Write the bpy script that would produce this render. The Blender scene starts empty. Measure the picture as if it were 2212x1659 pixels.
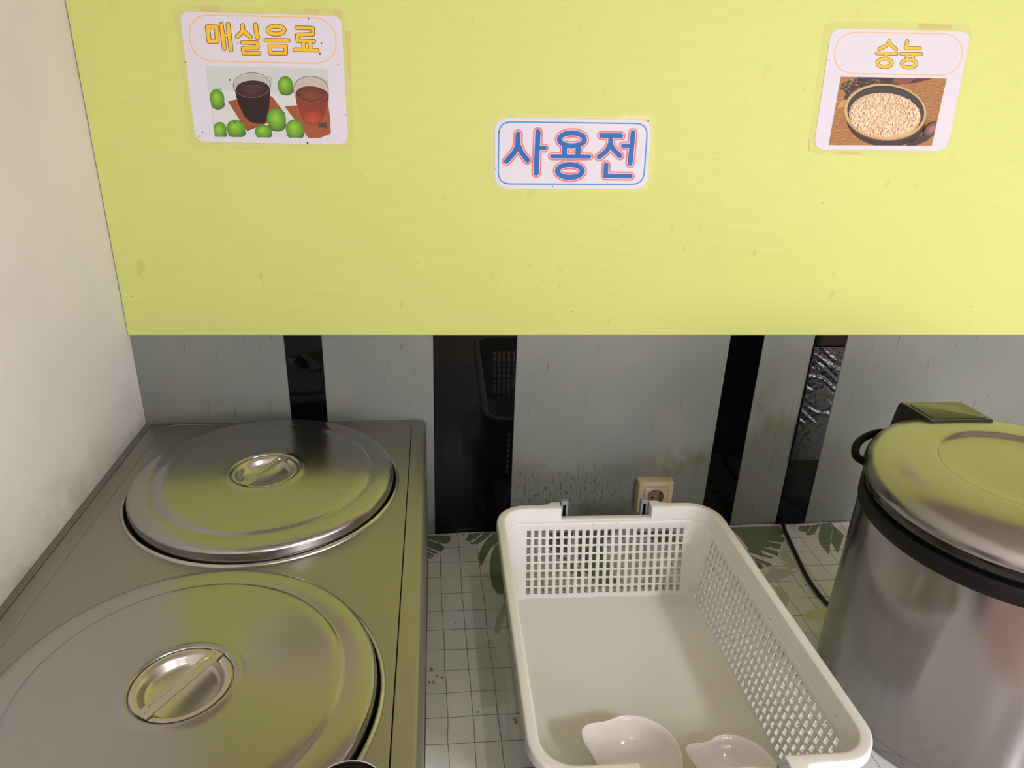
import bpy, bmesh, math, random
import numpy as np
from mathutils import Vector, Matrix
from mathutils.geometry import tessellate_polygon

random.seed(7)
S = bpy.context.scene
COL = S.collection
PI = math.pi

# ------------------------------------------------------------------ camera
F_PX, PITCH, YAW, ROLL = 1578.12, 0.414157902, 0.110767426, -0.037755861
CAM = np.array([0.55272328, -1.30, 0.9207482])
_cp, _sp, _cw, _sw = math.cos(PITCH), math.sin(PITCH), math.cos(YAW), math.sin(YAW)
_f = np.array([_sw * _cp, _cw * _cp, -_sp])
_r = np.array([_cw, -_sw, 0.0])
_d = np.cross(_f, _r)
_cr, _sr = math.cos(ROLL), math.sin(ROLL)
ROT = np.array([_cr * _r + _sr * _d, -_sr * _r + _cr * _d, _f])   # rows: right, down, forward

cam_data = bpy.data.cameras.new('camera')
cam = bpy.data.objects.new('camera', cam_data)
COL.objects.link(cam)
cam_data.sensor_fit = 'HORIZONTAL'
cam_data.sensor_width = 36.0
cam_data.lens = F_PX / 2212 * 36.0
cam_data.clip_start = 0.01
R3 = Matrix(((ROT[0][0], -ROT[1][0], -ROT[2][0]),
             (ROT[0][1], -ROT[1][1], -ROT[2][1]),
             (ROT[0][2], -ROT[1][2], -ROT[2][2])))
cam.matrix_world = Matrix.Translation(Vector(CAM)) @ R3.to_4x4()
S.camera = cam

# ------------------------------------------------------------------ light
world = bpy.data.worlds.new('world')
S.world = world
world.use_nodes = True
world.node_tree.nodes['Background'].inputs['Color'].default_value = (1.0, 0.95, 0.9, 1)
world.node_tree.nodes['Background'].inputs['Strength'].default_value = 0.0
LAMPS = [  # x, y, size x, size y, strength, colour
    (1.95, -2.45, 0.22, 0.60, 46.0, (0.96, 0.96, 1.0)),
    (0.75, -3.35, 0.60, 0.22, 12.0, (0.95, 0.97, 1.0)),  # unseen lamp, added as fill from the left
    (3.25, -3.70, 0.22, 0.60, 10.0, (0.95, 0.97, 1.0)),  # unseen lamp, added for ambient light
]
# daylight windows: lower corner, upper corner along the wall and up, strength
WINDOWS = [('front', 1.00, 3.10, -0.35, 1.05, 4.4), ('right', -4.30, -2.30, -0.35, 1.05, 2.7)]
DAYLIGHT = (0.955, 0.94, 1.0)
S.view_settings.view_transform = 'Standard'
S.view_settings.look = 'None'
S.view_settings.gamma = 1.0
S.view_settings.use_curve_mapping = False
S.view_settings.exposure = 1.24
try:
    S.cycles.use_denoising = True
    S.cycles.denoising_prefilter = 'ACCURATE'
    S.cycles.use_adaptive_sampling = False
    S.cycles.max_bounces = 10
    S.cycles.sample_clamp_indirect = 6.0
    S.cycles.caustics_reflective = False
except Exception:
    pass
CEIL, FLOOR = 1.72, -0.82
ROOM_X, ROOM_Y = 4.2, -4.6


# ------------------------------------------------------------------ helpers
def ray(px, py):
    return ROT.T @ np.array([(px - 1106) / F_PX, (py - 829.5) / F_PX, 1.0])


def on_y(px, py, y):
    d = ray(px, py)
    p = CAM + d * ((y - CAM[1]) / d[1])
    return p


def on_z(px, py, z):
    d = ray(px, py)
    return CAM + d * ((z - CAM[2]) / d[2])


def s2l(c):
    return c / 12.92 if c <= 0.04045 else ((c + 0.055) / 1.055) ** 2.4


def rgb(r, g, b):
    return (s2l(r / 255), s2l(g / 255), s2l(b / 255), 1.0)


def tag(o, label=None, cat=None, group=None, kind=None):
    if label: o['label'] = label
    if cat: o['category'] = cat
    if group: o['group'] = group
    if kind: o['kind'] = kind
    return o


def empty(name, loc, label=None, cat=None, group=None):
    o = bpy.data.objects.new(name, None)
    COL.objects.link(o)
    o.location = loc
    o.empty_display_size = 0.05
    return tag(o, label, cat, group)


def link_mesh(name, me, mat, parent=None, smooth=True, angle=35):
    o = bpy.data.objects.new(name, me)
    COL.objects.link(o)
    if mat is not None:
        me.materials.append(mat)
    if parent is not None:
        o.parent = parent
        pl = Vector((0, 0, 0))
        q = parent
        while q is not None:
            pl += q.location
            q = q.parent
        o.location = -pl            # meshes are built in world coordinates
    if smooth:
        me.polygons.foreach_set('use_smooth', [True] * len(me.polygons))
        try:
            me.set_sharp_from_angle(angle=math.radians(angle))
        except Exception:
            pass
    me.update()
    return o


def build(name, V, Fc, mat, parent=None, smooth=True, angle=35):
    me = bpy.data.meshes.new(name)
    me.from_pydata([tuple(v) for v in V], [], Fc)
    me.validate()
    bm = bmesh.new()
    bm.from_mesh(me)
    bmesh.ops.recalc_face_normals(bm, faces=bm.faces)
    bm.to_mesh(me)
    bm.free()
    return link_mesh(name, me, mat, parent, smooth, angle)


def from_bm(name, bm, mat, parent=None, smooth=True, angle=35, recalc=True):
    if recalc:
        bmesh.ops.recalc_face_normals(bm, faces=bm.faces)
    me = bpy.data.meshes.new(name)
    bm.to_mesh(me)
    bm.free()
    return link_mesh(name, me, mat, parent, smooth, angle)


def bm_box(bm, lo, hi, bevel=0.0, seg=2):
    M = Matrix.Translation([(lo[i] + hi[i]) / 2 for i in range(3)]) @ Matrix.Diagonal([hi[i] - lo[i] for i in range(3)] + [1])
    g = bmesh.ops.create_cube(bm, size=1.0, matrix=M)
    if bevel > 0:
        es = list({e for v in g['verts'] for e in v.link_edges})
        bmesh.ops.bevel(bm, geom=es, offset=bevel, segments=seg, profile=0.5, affect='EDGES')
    return g


def box(name, lo, hi, mat, parent=None, bevel=0.0, seg=2):
    bm = bmesh.new()
    bm_box(bm, lo, hi, bevel, seg)
    return from_bm(name, bm, mat, parent)


def lathe(name, prof, c, mat, parent=None, n=128, angle=35, close=False):
    """profile of (r, z) revolved about the vertical through c=(x, y, z0)"""
    V, Fc, rings = [], [], []
    for r, z in prof:
        if r < 1e-6:
            V.append((c[0], c[1], c[2] + z)); rings.append([len(V) - 1])
        else:
            b = len(V)
            for k in range(n):
                a = 2 * PI * k / n
                V.append((c[0] + r * math.cos(a), c[1] + r * math.sin(a), c[2] + z))
            rings.append(list(range(b, b + n)))
    prs = list(zip(rings[:-1], rings[1:]))
    if close: prs.append((rings[-1], rings[0]))
    for A, B in prs:
        for k in range(n):
            k2 = (k + 1) % n
            if len(A) == 1 and len(B) == 1: continue
            if len(A) == 1: Fc.append((A[0], B[k], B[k2]))
            elif len(B) == 1: Fc.append((A[k], A[k2], B[0]))
            else: Fc.append((A[k], A[k2], B[k2], B[k]))
    return build(name, V, Fc, mat, parent, True, angle)


def rrect(cx, cy, a, b, r, seg=10):
    """rounded rectangle outline, counter-clockwise, list of (x, y)"""
    P = []
    for sx, sy, a0 in ((1, 1, 0), (-1, 1, 90), (-1, -1, 180), (1, -1, 270)):
        for k in range(seg + 1):
            t = math.radians(a0 + 90 * k / seg)
            P.append((cx + sx * (a - r) + r * math.cos(t), cy + sy * (b - r) + r * math.sin(t)))
    return P


def loft(bm, loops, closed=True, cap0=False, cap1=False):
    """loops: lists of 3D points with equal counts"""
    R = [[bm.verts.new(p) for p in L] for L in loops]
    n = len(R[0])
    for A, B in zip(R[:-1], R[1:]):
        for k in range(n if closed else n - 1):
            k2 = (k + 1) % n
            bm.faces.new((A[k], A[k2], B[k2], B[k]))
    if cap0: bm.faces.new(R[0])
    if cap1: bm.faces.new(R[-1])
    return R


def tube(name, pts, rad, mat, parent=None, n=12, caps=True):
    P = [Vector(p) for p in pts]
    # Catmull-Rom smoothing
    Q = []
    for i in range(len(P) - 1):
        p0, p1, p2, p3 = P[max(i - 1, 0)], P[i], P[i + 1], P[min(i + 2, len(P) - 1)]
        for k in range(8):
            t = k / 8
            Q.append(0.5 * ((2 * p1) + (p2 - p0) * t + (2 * p0 - 5 * p1 + 4 * p2 - p3) * t * t + (3 * p1 - p0 - 3 * p2 + p3) * t ** 3))
    Q.append(P[-1])
    bm = bmesh.new()
    loops = []
    up = Vector((0, 0, 1))
    for i, q in enumerate(Q):
        d = (Q[min(i + 1, len(Q) - 1)] - Q[max(i - 1, 0)]).normalized()
        u = d.cross(up)
        if u.length < 1e-3: u = d.cross(Vector((0, 1, 0)))
        u.normalize()
        v = d.cross(u)
        loops.append([q + rad * (math.cos(2 * PI * k / n) * u + math.sin(2 * PI * k / n) * v) for k in range(n)])
    loft(bm, loops, True, caps, caps)
    return from_bm(name, bm, mat, parent)


# ------------------------------------------------------------------ materials
class NT:
    def __init__(self, name):
        self.m = bpy.data.materials.new(name)
        self.m.use_nodes = True
        self.t = self.m.node_tree
        self.b = self.t.nodes['Principled BSDF']

    def n(self, typ, **kw):
        nd = self.t.nodes.new(typ)
        for k, v in kw.items():
            setattr(nd, k, v)
        return nd

    def l(self, a, b):
        self.t.links.new(a, b)

    def coord(self, scale=(1, 1, 1), rot=(0, 0, 0), loc=(0, 0, 0)):
        # world position: stays put on the thing, works without UVs
        tc = self.n('ShaderNodeNewGeometry')
        mp = self.n('ShaderNodeMapping')
        mp.inputs['Scale'].default_value = scale
        mp.inputs['Rotation'].default_value = rot
        mp.inputs['Location'].default_value = loc
        self.l(tc.outputs['Position'], mp.inputs['Vector'])
        return mp.outputs['Vector']

    def noise(self, vec, scale, detail=3, rough=0.55, dist=0.0):
        nd = self.n('ShaderNodeTexNoise')
        nd.inputs['Scale'].default_value = scale
        nd.inputs['Detail'].default_value = detail
        nd.inputs['Roughness'].default_value = rough
        nd.inputs['Distortion'].default_value = dist
        self.l(vec, nd.inputs['Vector'])
        return nd.outputs['Fac']

    def ramp(self, fac, lo, hi, c0=0.0, c1=1.0):
        nd = self.n('ShaderNodeMapRange', interpolation_type='SMOOTHSTEP')
        nd.inputs['From Min'].default_value = lo
        nd.inputs['From Max'].default_value = hi
        nd.inputs['To Min'].default_value = c0
        nd.inputs['To Max'].default_value = c1
        self.l(fac, nd.inputs['Value'])
        return nd.outputs['Result']

    def math(self, op, a, b=None, c=None):
        nd = self.n('ShaderNodeMath', operation=op)
        for i, v in enumerate((a, b, c)):
            if v is None: continue
            if isinstance(v, (int, float)): nd.inputs[i].default_value = v
            else: self.l(v, nd.inputs[i])
        return nd.outputs[0]

    def mix(self, fac, a, b):
        nd = self.n('ShaderNodeMix', data_type='RGBA')
        for s, v in ((0, fac), (6, a), (7, b)):
            if isinstance(v, (int, float)): nd.inputs[s].default_value = v
            elif isinstance(v, tuple): nd.inputs[s].default_value = v
            else: self.l(v, nd.inputs[s])
        return nd.outputs[2]

    def bump(self, h, strength=0.2, dist=0.001):
        nd = self.n('ShaderNodeBump')
        nd.inputs['Strength'].default_value = strength
        nd.inputs['Distance'].default_value = dist
        self.l(h, nd.inputs['Height'])
        self.l(nd.outputs['Normal'], self.b.inputs['Normal'])
        return nd

    def set(self, **kw):
        for k, v in kw.items():
            k = k.replace('_', ' ')
            if isinstance(v, (int, float, tuple)): self.b.inputs[k].default_value = v
            else: self.l(v, self.b.inputs[k])
        return self.m


def m_simple(name, col, rough=0.5, metal=0.0, var=0.06, vscale=30, **kw):
    t = NT(name)
    f = t.noise(t.coord(), vscale, 4)
    dark = tuple(c * (1 - var * 2) for c in col[:3]) + (1,)
    t.set(Base_Color=t.mix(f, dark, col), Roughness=rough, Metallic=metal, **kw)
    return t.m


def m_steel(name, col, rough=0.25, stretch=(6, 260, 6), scratch=0.04, grime=0.35, aniso=0.0):
    t = NT(name)
    v = t.coord()
    br = t.noise(t.coord(stretch), 1.0, 2)
    sm = t.noise(v, 5.0, 2, 0.5)
    c = t.mix(t.math('MULTIPLY', sm, grime), col, tuple(x * 0.75 for x in col[:3]) + (1,))
    sp = t.ramp(t.noise(v, 120, 1), 0.79, 0.82)
    c = t.mix(t.math('MULTIPLY', sp, 0.45), c, rgb(60, 48, 36))
    r = t.math('ADD', rough, t.ramp(br, 0.2, 0.8, -scratch, scratch))
    t.set(Base_Color=c, Metallic=1.0, Roughness=r)
    if aniso:
        tg = t.n('ShaderNodeTangent', direction_type='RADIAL', axis='Z')
        t.l(tg.outputs[0], t.b.inputs['Tangent'])
        t.b.inputs['Anisotropic'].default_value = aniso
    return t.m


def m_tile_grey():
    t = NT('grey_tile')
    v = t.coord()
    cloud = t.noise(v, 4.0, 2, 0.5)
    base = t.mix(cloud, rgb(104, 110, 104), rgb(123, 127, 119))
    warm = t.noise(t.coord((6, 1, 5), loc=(1, 5, 9)), 1.0, 2)
    base = t.mix(t.math('MULTIPLY', t.ramp(warm, 0.45, 0.75), 0.35), base, rgb(136, 126, 108))
    drip = t.noise(t.coord((165, 1, 15)), 1.0, 3, 0.6)
    area = t.noise(t.coord((6, 1, 6), loc=(3, 0, 1)), 1.0, 1)
    d = t.math('MULTIPLY', t.ramp(drip, 0.60, 0.70), t.ramp(area, 0.40, 0.62))
    base = t.mix(t.math('MULTIPLY', d, 0.8), base, rgb(92, 78, 50))
    spk = t.ramp(t.noise(t.coord((1, 1, 0.5), loc=(9, 1, 3)), 95, 1), 0.76, 0.80)
    base = t.mix(t.math('MULTIPLY', spk, 0.6), base, rgb(84, 76, 58))
    # cooking splashes near the counter, between the wide strip and the socket
    sep = t.n('ShaderNodeSeparateXYZ')
    t.l(t.n('ShaderNodeNewGeometry').outputs['Position'], sep.inputs[0])
    hx = t.math('MULTIPLY', t.ramp(sep.outputs['X'], 0.68, 0.73), t.ramp(sep.outputs['X'], 0.86, 1.08, 1, 0))
    hz = t.math('MULTIPLY', t.ramp(sep.outputs['Z'], 0.02, 0.09), t.ramp(sep.outputs['Z'], 0.10, 0.20, 1, 0))
    sp = t.ramp(t.noise(t.coord((170, 1, 60), loc=(7, 2, 5)), 1.0, 3, 0.65), 0.53, 0.66)
    m = t.math('MULTIPLY', t.math('MULTIPLY', hx, hz), sp)
    base = t.mix(t.math('MULTIPLY', m, 0.85), base, rgb(66, 58, 42))
    # yellowish grease above the socket and beside the third strip
    for cx_, cz_, rx_, rz_, k_ in ((1.06, 0.165, 0.13, 0.05, 0.55), (1.225, 0.28, 0.03, 0.09, 0.5), (1.262, 0.22, 0.012, 0.10, 0.55)):
        ex = t.math('POWER', t.math('DIVIDE', t.math('SUBTRACT', sep.outputs['X'], cx_), rx_), 2)
        ez = t.math('POWER', t.math('DIVIDE', t.math('SUBTRACT', sep.outputs['Z'], cz_), rz_), 2)
        q = t.ramp(t.math('ADD', ex, ez), 0.1, 1.0, 1, 0)
        q = t.math('MULTIPLY', q, t.ramp(t.noise(t.coord((45, 1, 22), loc=(cx_, 1, 2)), 1.0, 3), 0.40, 0.62))
        base = t.mix(t.math('MULTIPLY', q, k_), base, rgb(104, 92, 58))
    t.set(Base_Color=base, Roughness=0.30, Specular_IOR_Level=0.35)
    return t.m


def m_panel():
    t = NT('yellow_green_sheet')
    v = t.coord()
    wv = t.n('ShaderNodeTexWave', wave_type='BANDS', bands_direction='Z', wave_profile='SIN')
    wv.inputs['Scale'].default_value = 100.0
    t.l(v, wv.inputs['Vector'])
    c = t.mix(t.noise(v, 2.5, 3), rgb(201, 208, 118), rgb(208, 215, 128))
    spot = t.ramp(t.noise(t.coord((34, 1, 22)), 1.0, 2, 0.5), 0.67, 0.73)
    low = t.n('ShaderNodeSeparateXYZ')
    t.l(t.n('ShaderNodeNewGeometry').outputs['Position'], low.inputs[0])
    dens = t.ramp(low.outputs['Z'], 0.46, 0.95, 0.42, 0.10)
    c = t.mix(t.math('MULTIPLY', spot, dens), c, rgb(182, 172, 84))
    speck = t.ramp(t.noise(t.coord((1, 1, 1), loc=(4, 4, 4)), 120, 1), 0.77, 0.79)
    c = t.mix(t.math('MULTIPLY', speck, 0.6), c, rgb(120, 104, 50))
    c = t.mix(t.math('MULTIPLY', wv.outputs['Fac'], 0.05), c, rgb(170, 165, 70))
    t.bump(wv.outputs['Fac'], 0.10, 0.0006)
    t.set(Base_Color=c, Roughness=0.52, Specular_IOR_Level=0.3)
    return t.m


def m_white_wall():
    t = NT('white_wall_paint')
    v = t.coord()
    c = t.mix(t.ramp(t.noise(v, 3.0, 3), 0.3, 0.7), rgb(212, 207, 204), rgb(221, 217, 214))
    sep = t.n('ShaderNodeSeparateXYZ')
    t.l(t.n('ShaderNodeNewGeometry').outputs['Position'], sep.inputs[0])
    low = t.ramp(sep.outputs['Z'], 0.27, 0.42, 1, 0)
    sm = t.ramp(t.noise(t.coord((1, 9, 14)), 1.0, 5, 0.65), 0.42, 0.66)
    c = t.mix(t.math('MULTIPLY', t.math('MULTIPLY', low, sm), 0.32), c, rgb(158, 138, 112))
    sc = t.ramp(t.noise(t.coord((1, 60, 26), rot=(0.5, 0, 0)), 1.0, 3), 0.73, 0.76)
    c = t.mix(t.math('MULTIPLY', sc, t.ramp(sep.outputs['Z'], 0.27, 0.7, 0.75, 0.0)), c, rgb(96, 82, 64))
    t.bump(t.noise(v, 160, 3), 0.06, 0.001)
    t.set(Base_Color=c, Roughness=0.55)
    return t.m


def m_cloth():
    t = NT('oilcloth')
    v = t.coord(rot=(0, 0, 0))
    wob = t.n('ShaderNodeTexNoise')
    wob.inputs['Scale'].default_value = 13.0
    wob.inputs['Detail'].default_value = 1.5
    t.l(v, wob.inputs['Vector'])
    ctr = t.n('ShaderNodeVectorMath', operation='SUBTRACT')
    t.l(wob.outputs['Color'], ctr.inputs[0]); ctr.inputs[1].default_value = (0.5, 0.5, 0.5)
    scl = t.n('ShaderNodeVectorMath', operation='SCALE')
    t.l(ctr.outputs[0], scl.inputs[0]); scl.inputs['Scale'].default_value = 0.006
    add = t.n('ShaderNodeVectorMath', operation='ADD')
    t.l(v, add.inputs[0]); t.l(scl.outputs[0], add.inputs[1])
    sep = t.n('ShaderNodeSeparateXYZ')
    t.l(add.outputs[0], sep.inputs[0])
    xs = t.math('ADD', sep.outputs['X'], t.math('MULTIPLY', sep.outputs['Y'], 0.023))   # columns lean slightly

    def line(val, off, pitch, half):
        a = t.math('DIVIDE', t.math('SUBTRACT', val, off), pitch)
        fr = t.math('ABSOLUTE', t.math('SUBTRACT', t.math('FRACT', t.math('ADD', a, 100.5)), 0.5))
        return t.math('LESS_THAN', fr, half / pitch)
    g = t.math('MAXIMUM', line(xs, 0.5528, 0.0389, 0.00055), line(sep.outputs['Y'], -0.1005, 0.0474, 0.00055))
    c = t.mix(t.noise(v, 6, 3), rgb(218, 217, 216), rgb(228, 227, 226))
    st = t.ramp(t.noise(v, 42, 4, 0.7), 0.70, 0.76)
    c = t.mix(t.math('MULTIPLY', st, 0.35), c, rgb(150, 128, 84))
    c = t.mix(t.math('MULTIPLY', g, 0.85), c, rgb(62, 62, 56))
    t.bump(t.noise(t.coord((26, 5, 1)), 1.0, 2), 0.35, 0.004)
    t.set(Base_Color=c, Roughness=0.20, Specular_IOR_Level=0.5)
    return t.m


def m_leaf(name, col, pale):
    t = NT(name)
    br = t.ramp(t.noise(t.coord((90, 200, 1), rot=(0, 0, 0.5)), 1.0, 5, 0.7), 0.56, 0.72)
    area = t.ramp(t.noise(t.coord(loc=(2, 2, 0)), 22, 2), 0.42, 0.62)
    t.set(Base_Color=t.mix(t.math('MULTIPLY', t.math('MULTIPLY', br, area), 0.8), col, pale), Roughness=0.22)
    return t.m


def m_print():
    t = NT('laminated_print')
    at = t.n('ShaderNodeVertexColor')
    at.layer_name = 'Col'
    bm_ = t.noise(t.coord((60, 1, 60)), 1.0, 4, 0.6)
    t.bump(bm_, 0.12, 0.002)
    t.set(Base_Color=at.outputs['Color'], Roughness=0.42, Specular_IOR_Level=0.25)
    return t.m


def m_film(name, tint, fac, rough=0.12, bump=0.2, bscale=40):
    t = NT(name)
    tr = t.n('ShaderNodeBsdfTransparent')
    mx = t.n('ShaderNodeMixShader')
    out = t.t.nodes['Material Output']
    mx.inputs[0].default_value = fac
    t.l(tr.outputs[0], mx.inputs[1]); t.l(t.b.outputs[0], mx.inputs[2])
    t.l(mx.outputs[0], out.inputs['Surface'])
    if bump: t.bump(t.noise(t.coord(), bscale, 3), bump, 0.002)
    t.set(Base_Color=tint, Roughness=rough)
    return t.m


def m_crinkle():
    t = NT('crinkled_tape')
    t.bump(t.noise(t.coord((60, 1, 110), rot=(0, 0.35, 0)), 1.0, 2, 0.5, 1.0), 0.25, 0.004)
    t.set(Base_Color=rgb(26, 29, 32), Roughness=0.07, Specular_IOR_Level=0.6)
    return t.m


def m_socket():
    t = NT('aged_plastic')
    v = t.coord()
    c = t.mix(t.ramp(t.noise(v, 55, 5, 0.65), 0.35, 0.7), rgb(200, 181, 148), rgb(182, 160, 124))
    sp = t.ramp(t.noise(v, 330, 2), 0.70, 0.76)
    t.set(Base_Color=t.mix(t.math('MULTIPLY', sp, 0.6), c, rgb(96, 74, 48)), Roughness=0.42)
    return t.m


def m_plastic_basket():
    t = NT('ivory_plastic')
    v = t.coord()
    c = t.mix(t.noise(v, 8, 3), rgb(217, 213, 208), rgb(222, 219, 214))
    sp = t.ramp(t.noise(v, 150, 1), 0.795, 0.805)
    t.set(Base_Color=t.mix(t.math('MULTIPLY', sp, 0.7), c, rgb(92, 70, 44)), Roughness=0.30, Specular_IOR_Level=0.4)
    return t.m


M_TILE = m_tile_grey()
M_BLACK_TILE = m_simple('black_gloss_strip', rgb(5, 5, 6), 0.02, 0, 0.02, 20, Specular_IOR_Level=0.20)
M_PANEL = m_panel()
M_WALL = m_white_wall()
M_ROOM = m_simple('room_paint', rgb(214, 205, 194), 0.7, 0, 0.03, 3)
M_ROOM_FAR = m_simple('far_wall_paint', rgb(206, 182, 166), 0.7, 0, 0.03, 3)
M_CEIL = m_simple('ceiling_paint', rgb(196, 192, 186), 0.8, 0, 0.02, 3)
M_FLOOR = m_simple('floor_vinyl', rgb(176, 148, 136), 0.45, 0, 0.05, 8)
M_ADDED_DOOR = m_simple('added_door_dark', rgb(58, 44, 38), 0.4, 0, 0.08, 12)
M_CAB = m_simple('added_cabinet_dark', rgb(40, 36, 36), 0.4, 0, 0.08, 12)
M_CAULK = m_simple('caulk', rgb(178, 158, 128), 0.6)
M_LEDGE = m_simple('grey_sealant', rgb(118, 116, 114), 0.5, 0, 0.1, 60)
M_COUNTER = m_simple('counter_laminate', rgb(150, 148, 142), 0.5)
M_CLOTH = m_cloth()
M_LEAF = m_leaf('green_leaf_print', rgb(112, 127, 102), rgb(184, 190, 180))
M_LEAF_GREY = m_leaf('grey_leaf_print', rgb(190, 191, 182), rgb(200, 200, 192))
M_LEAF_YEL = m_leaf('yellow_leaf_print', rgb(206, 204, 162), rgb(210, 208, 176))
M_STEEL_UNIT = m_steel('satin_steel', (0.355, 0.338, 0.305, 1), 0.42, (4, 120, 4), 0.0, 0.15)
M_STEEL_LID = m_steel('brushed_lid_steel', (0.395, 0.38, 0.375, 1), 0.215, (25, 25, 6), 0.0, 0.12)
M_STEEL_STRAP = m_steel('strap_steel', (0.54, 0.515, 0.47, 1), 0.26, (60, 60, 60), 0.0, 0.1)
M_STEEL_BODY = m_steel('cooker_body_steel', (0.315, 0.298, 0.287, 1), 0.19, (60, 60, 1.5), 0.0, 0.10)
M_STEEL_CLID = m_steel('cooker_lid_steel', (0.345, 0.33, 0.305, 1), 0.25, (20, 20, 20), 0.0, 0.1)
M_STEEL_CUP = m_steel('cup_steel', (0.56, 0.54, 0.52, 1), 0.12, (40, 40, 40), 0.004, 0.1)
M_DARK = m_simple('dark_well', rgb(30, 28, 26), 0.5)
M_BLACK = m_simple('black_plastic', rgb(10, 10, 10), 0.7, Specular_IOR_Level=0.05)
M_BAND = m_simple('dark_band_plastic', rgb(17, 16, 16), 0.45, Specular_IOR_Level=0.2)
M_RUBBER = m_simple('black_gasket', rgb(10, 10, 10), 0.15)
M_HINGE = m_simple('hinge_cover_plastic', rgb(30, 29, 24), 0.24, Specular_IOR_Level=0.7)
M_CORD = m_simple('cord_rubber', rgb(26, 25, 24), 0.4)
M_BASKET = m_plastic_basket()
M_CLIP = m_simple('grey_clip_plastic', rgb(138, 140, 150), 0.35)
M_BOWL = m_simple('white_melamine', rgb(232, 226, 222), 0.10, 0, 0.015, 12, Specular_IOR_Level=0.6)
M_PRINT = m_print()
M_POUCH = m_film('laminate_film', rgb(234, 230, 160), 0.13, 0.18, 0, 25)
M_TAPE = m_film('double_sided_tape', rgb(238, 220, 140), 0.45, 0.12, 0.2, 60)
M_OVERLAY = m_film('clear_vinyl_sheet', rgb(120, 118, 106), 0.14, 0.16, 0.1, 18)
M_STICKY = m_film('old_tape', rgb(200, 197, 170), 0.22, 0.3, 0.1, 70)
M_CRINKLE = m_crinkle()
M_SOCKET = m_socket()
M_SOCKET_IN = m_simple('socket_well', rgb(150, 128, 100), 0.4)


def m_lamp(i, col, st):
    t = NT('lamp_diffuser_%d' % i)
    t.set(Base_Color=(0.8, 0.8, 0.8, 1), Emission_Color=tuple(col) + (1,), Emission_Strength=st)
    return t.m


# ------------------------------------------------------------------ setting
wall_back = tag(box('wall_back', (0, 0.0045, FLOOR), (ROOM_X, 0.10, CEIL), M_CAULK), kind='structure')
STRIPS = [(0.2710, 0.3385), (0.5450, 0.7035), (1.1257, 1.1940), (1.2995, 1.3670)]
edges = [0.0008]
for a, b in STRIPS: edges += [a, b]
edges.append(2.6)
for i in range(len(edges) - 1):
    a, b = edges[i], edges[i + 1]
    black = i % 2 == 1
    g = 0.0004
    o = box('tile', (a + g, -0.0008 if black else 0.0, -0.03), (b - g, 0.0044, 0.462), M_BLACK_TILE if black else M_TILE,
            wall_back, 0.0006, 1)
    if black: o['label'] = 'glossy black strip'
    if i == 8:
        o['label'] = 'grey tile'

wall_left = tag(box('wall_left', (-0.10, ROOM_Y, 0.2688), (0.0, 0.0, CEIL), M_WALL), kind='structure')
box('tile', (-0.10, -1.2, -0.03), (-0.0015, -0.0005, 0.2686), M_TILE, wall_left)
box('lower_wall', (-0.10, ROOM_Y, FLOOR), (-0.002, -1.2, 0.2686), M_WALL, wall_left)
tag(box('wall_right', (ROOM_X, ROOM_Y, FLOOR), (ROOM_X + 0.1, 0.1, CEIL), M_ROOM), kind='structure')
tag(box('wall_front', (-0.1, ROOM_Y - 0.1, FLOOR), (ROOM_X + 0.1, ROOM_Y, CEIL), M_ROOM_FAR), kind='structure')
tag(box('floor', (-0.1, ROOM_Y - 0.1, FLOOR - 0.1), (ROOM_X + 0.1, 0.1, FLOOR), M_FLOOR), kind='structure')
tag(box('ceiling', (-0.1, ROOM_Y - 0.1, CEIL), (ROOM_X + 0.1, 0.1, CEIL + 0.1), M_CEIL), kind='structure')
tag(box('trim_1', (0.0, -0.0014, 0.2688), (0.0014, 0.0, 0.449), M_CAULK), kind='structure')
added_door = tag(box('added_door_1', (0.02, ROOM_Y, FLOOR), (0.80, ROOM_Y + 0.04, 1.15), M_ADDED_DOOR, None, 0.003, 1), kind='structure')  # unseen dark slab, added to be reflected in the steel
tag(box('trim_2', (0.0, -1.19, 0.2400), (0.0112, -0.0008, 0.2684), M_LEDGE), kind='structure')
# daylight windows in the walls behind and right of the viewer
for wi, (side, a0_, a1_, wz0, wz1, wst) in enumerate(WINDOWS):
    def wb(u0, u1, z0_, z1_, d0, d1):
        if side == 'front': return (u0, ROOM_Y + d0, z0_), (u1, ROOM_Y + d1, z1_)
        return (ROOM_X - d1, u0, z0_), (ROOM_X - d0, u1, z1_)
    win = tag(box('window_%d' % (wi + 1), *wb(a0_ - 0.05, a1_ + 0.05, wz0 - 0.05, wz1 + 0.05, 0, 0.03), M_CEIL, None, 0.003, 1), kind='structure')
    t = NT('window_daylight_%s' % side)
    t.set(Base_Color=(0.8, 0.8, 0.8, 1), Emission_Color=DAYLIGHT + (1,), Emission_Strength=wst)
    for k in range(3):
        pw = (a1_ - a0_) / 3
        box('pane', *wb(a0_ + k * pw + 0.02, a0_ + (k + 1) * pw - 0.02, wz0 + 0.02, wz1 - 0.02, 0.031, 0.036), t.m, win)

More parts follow.
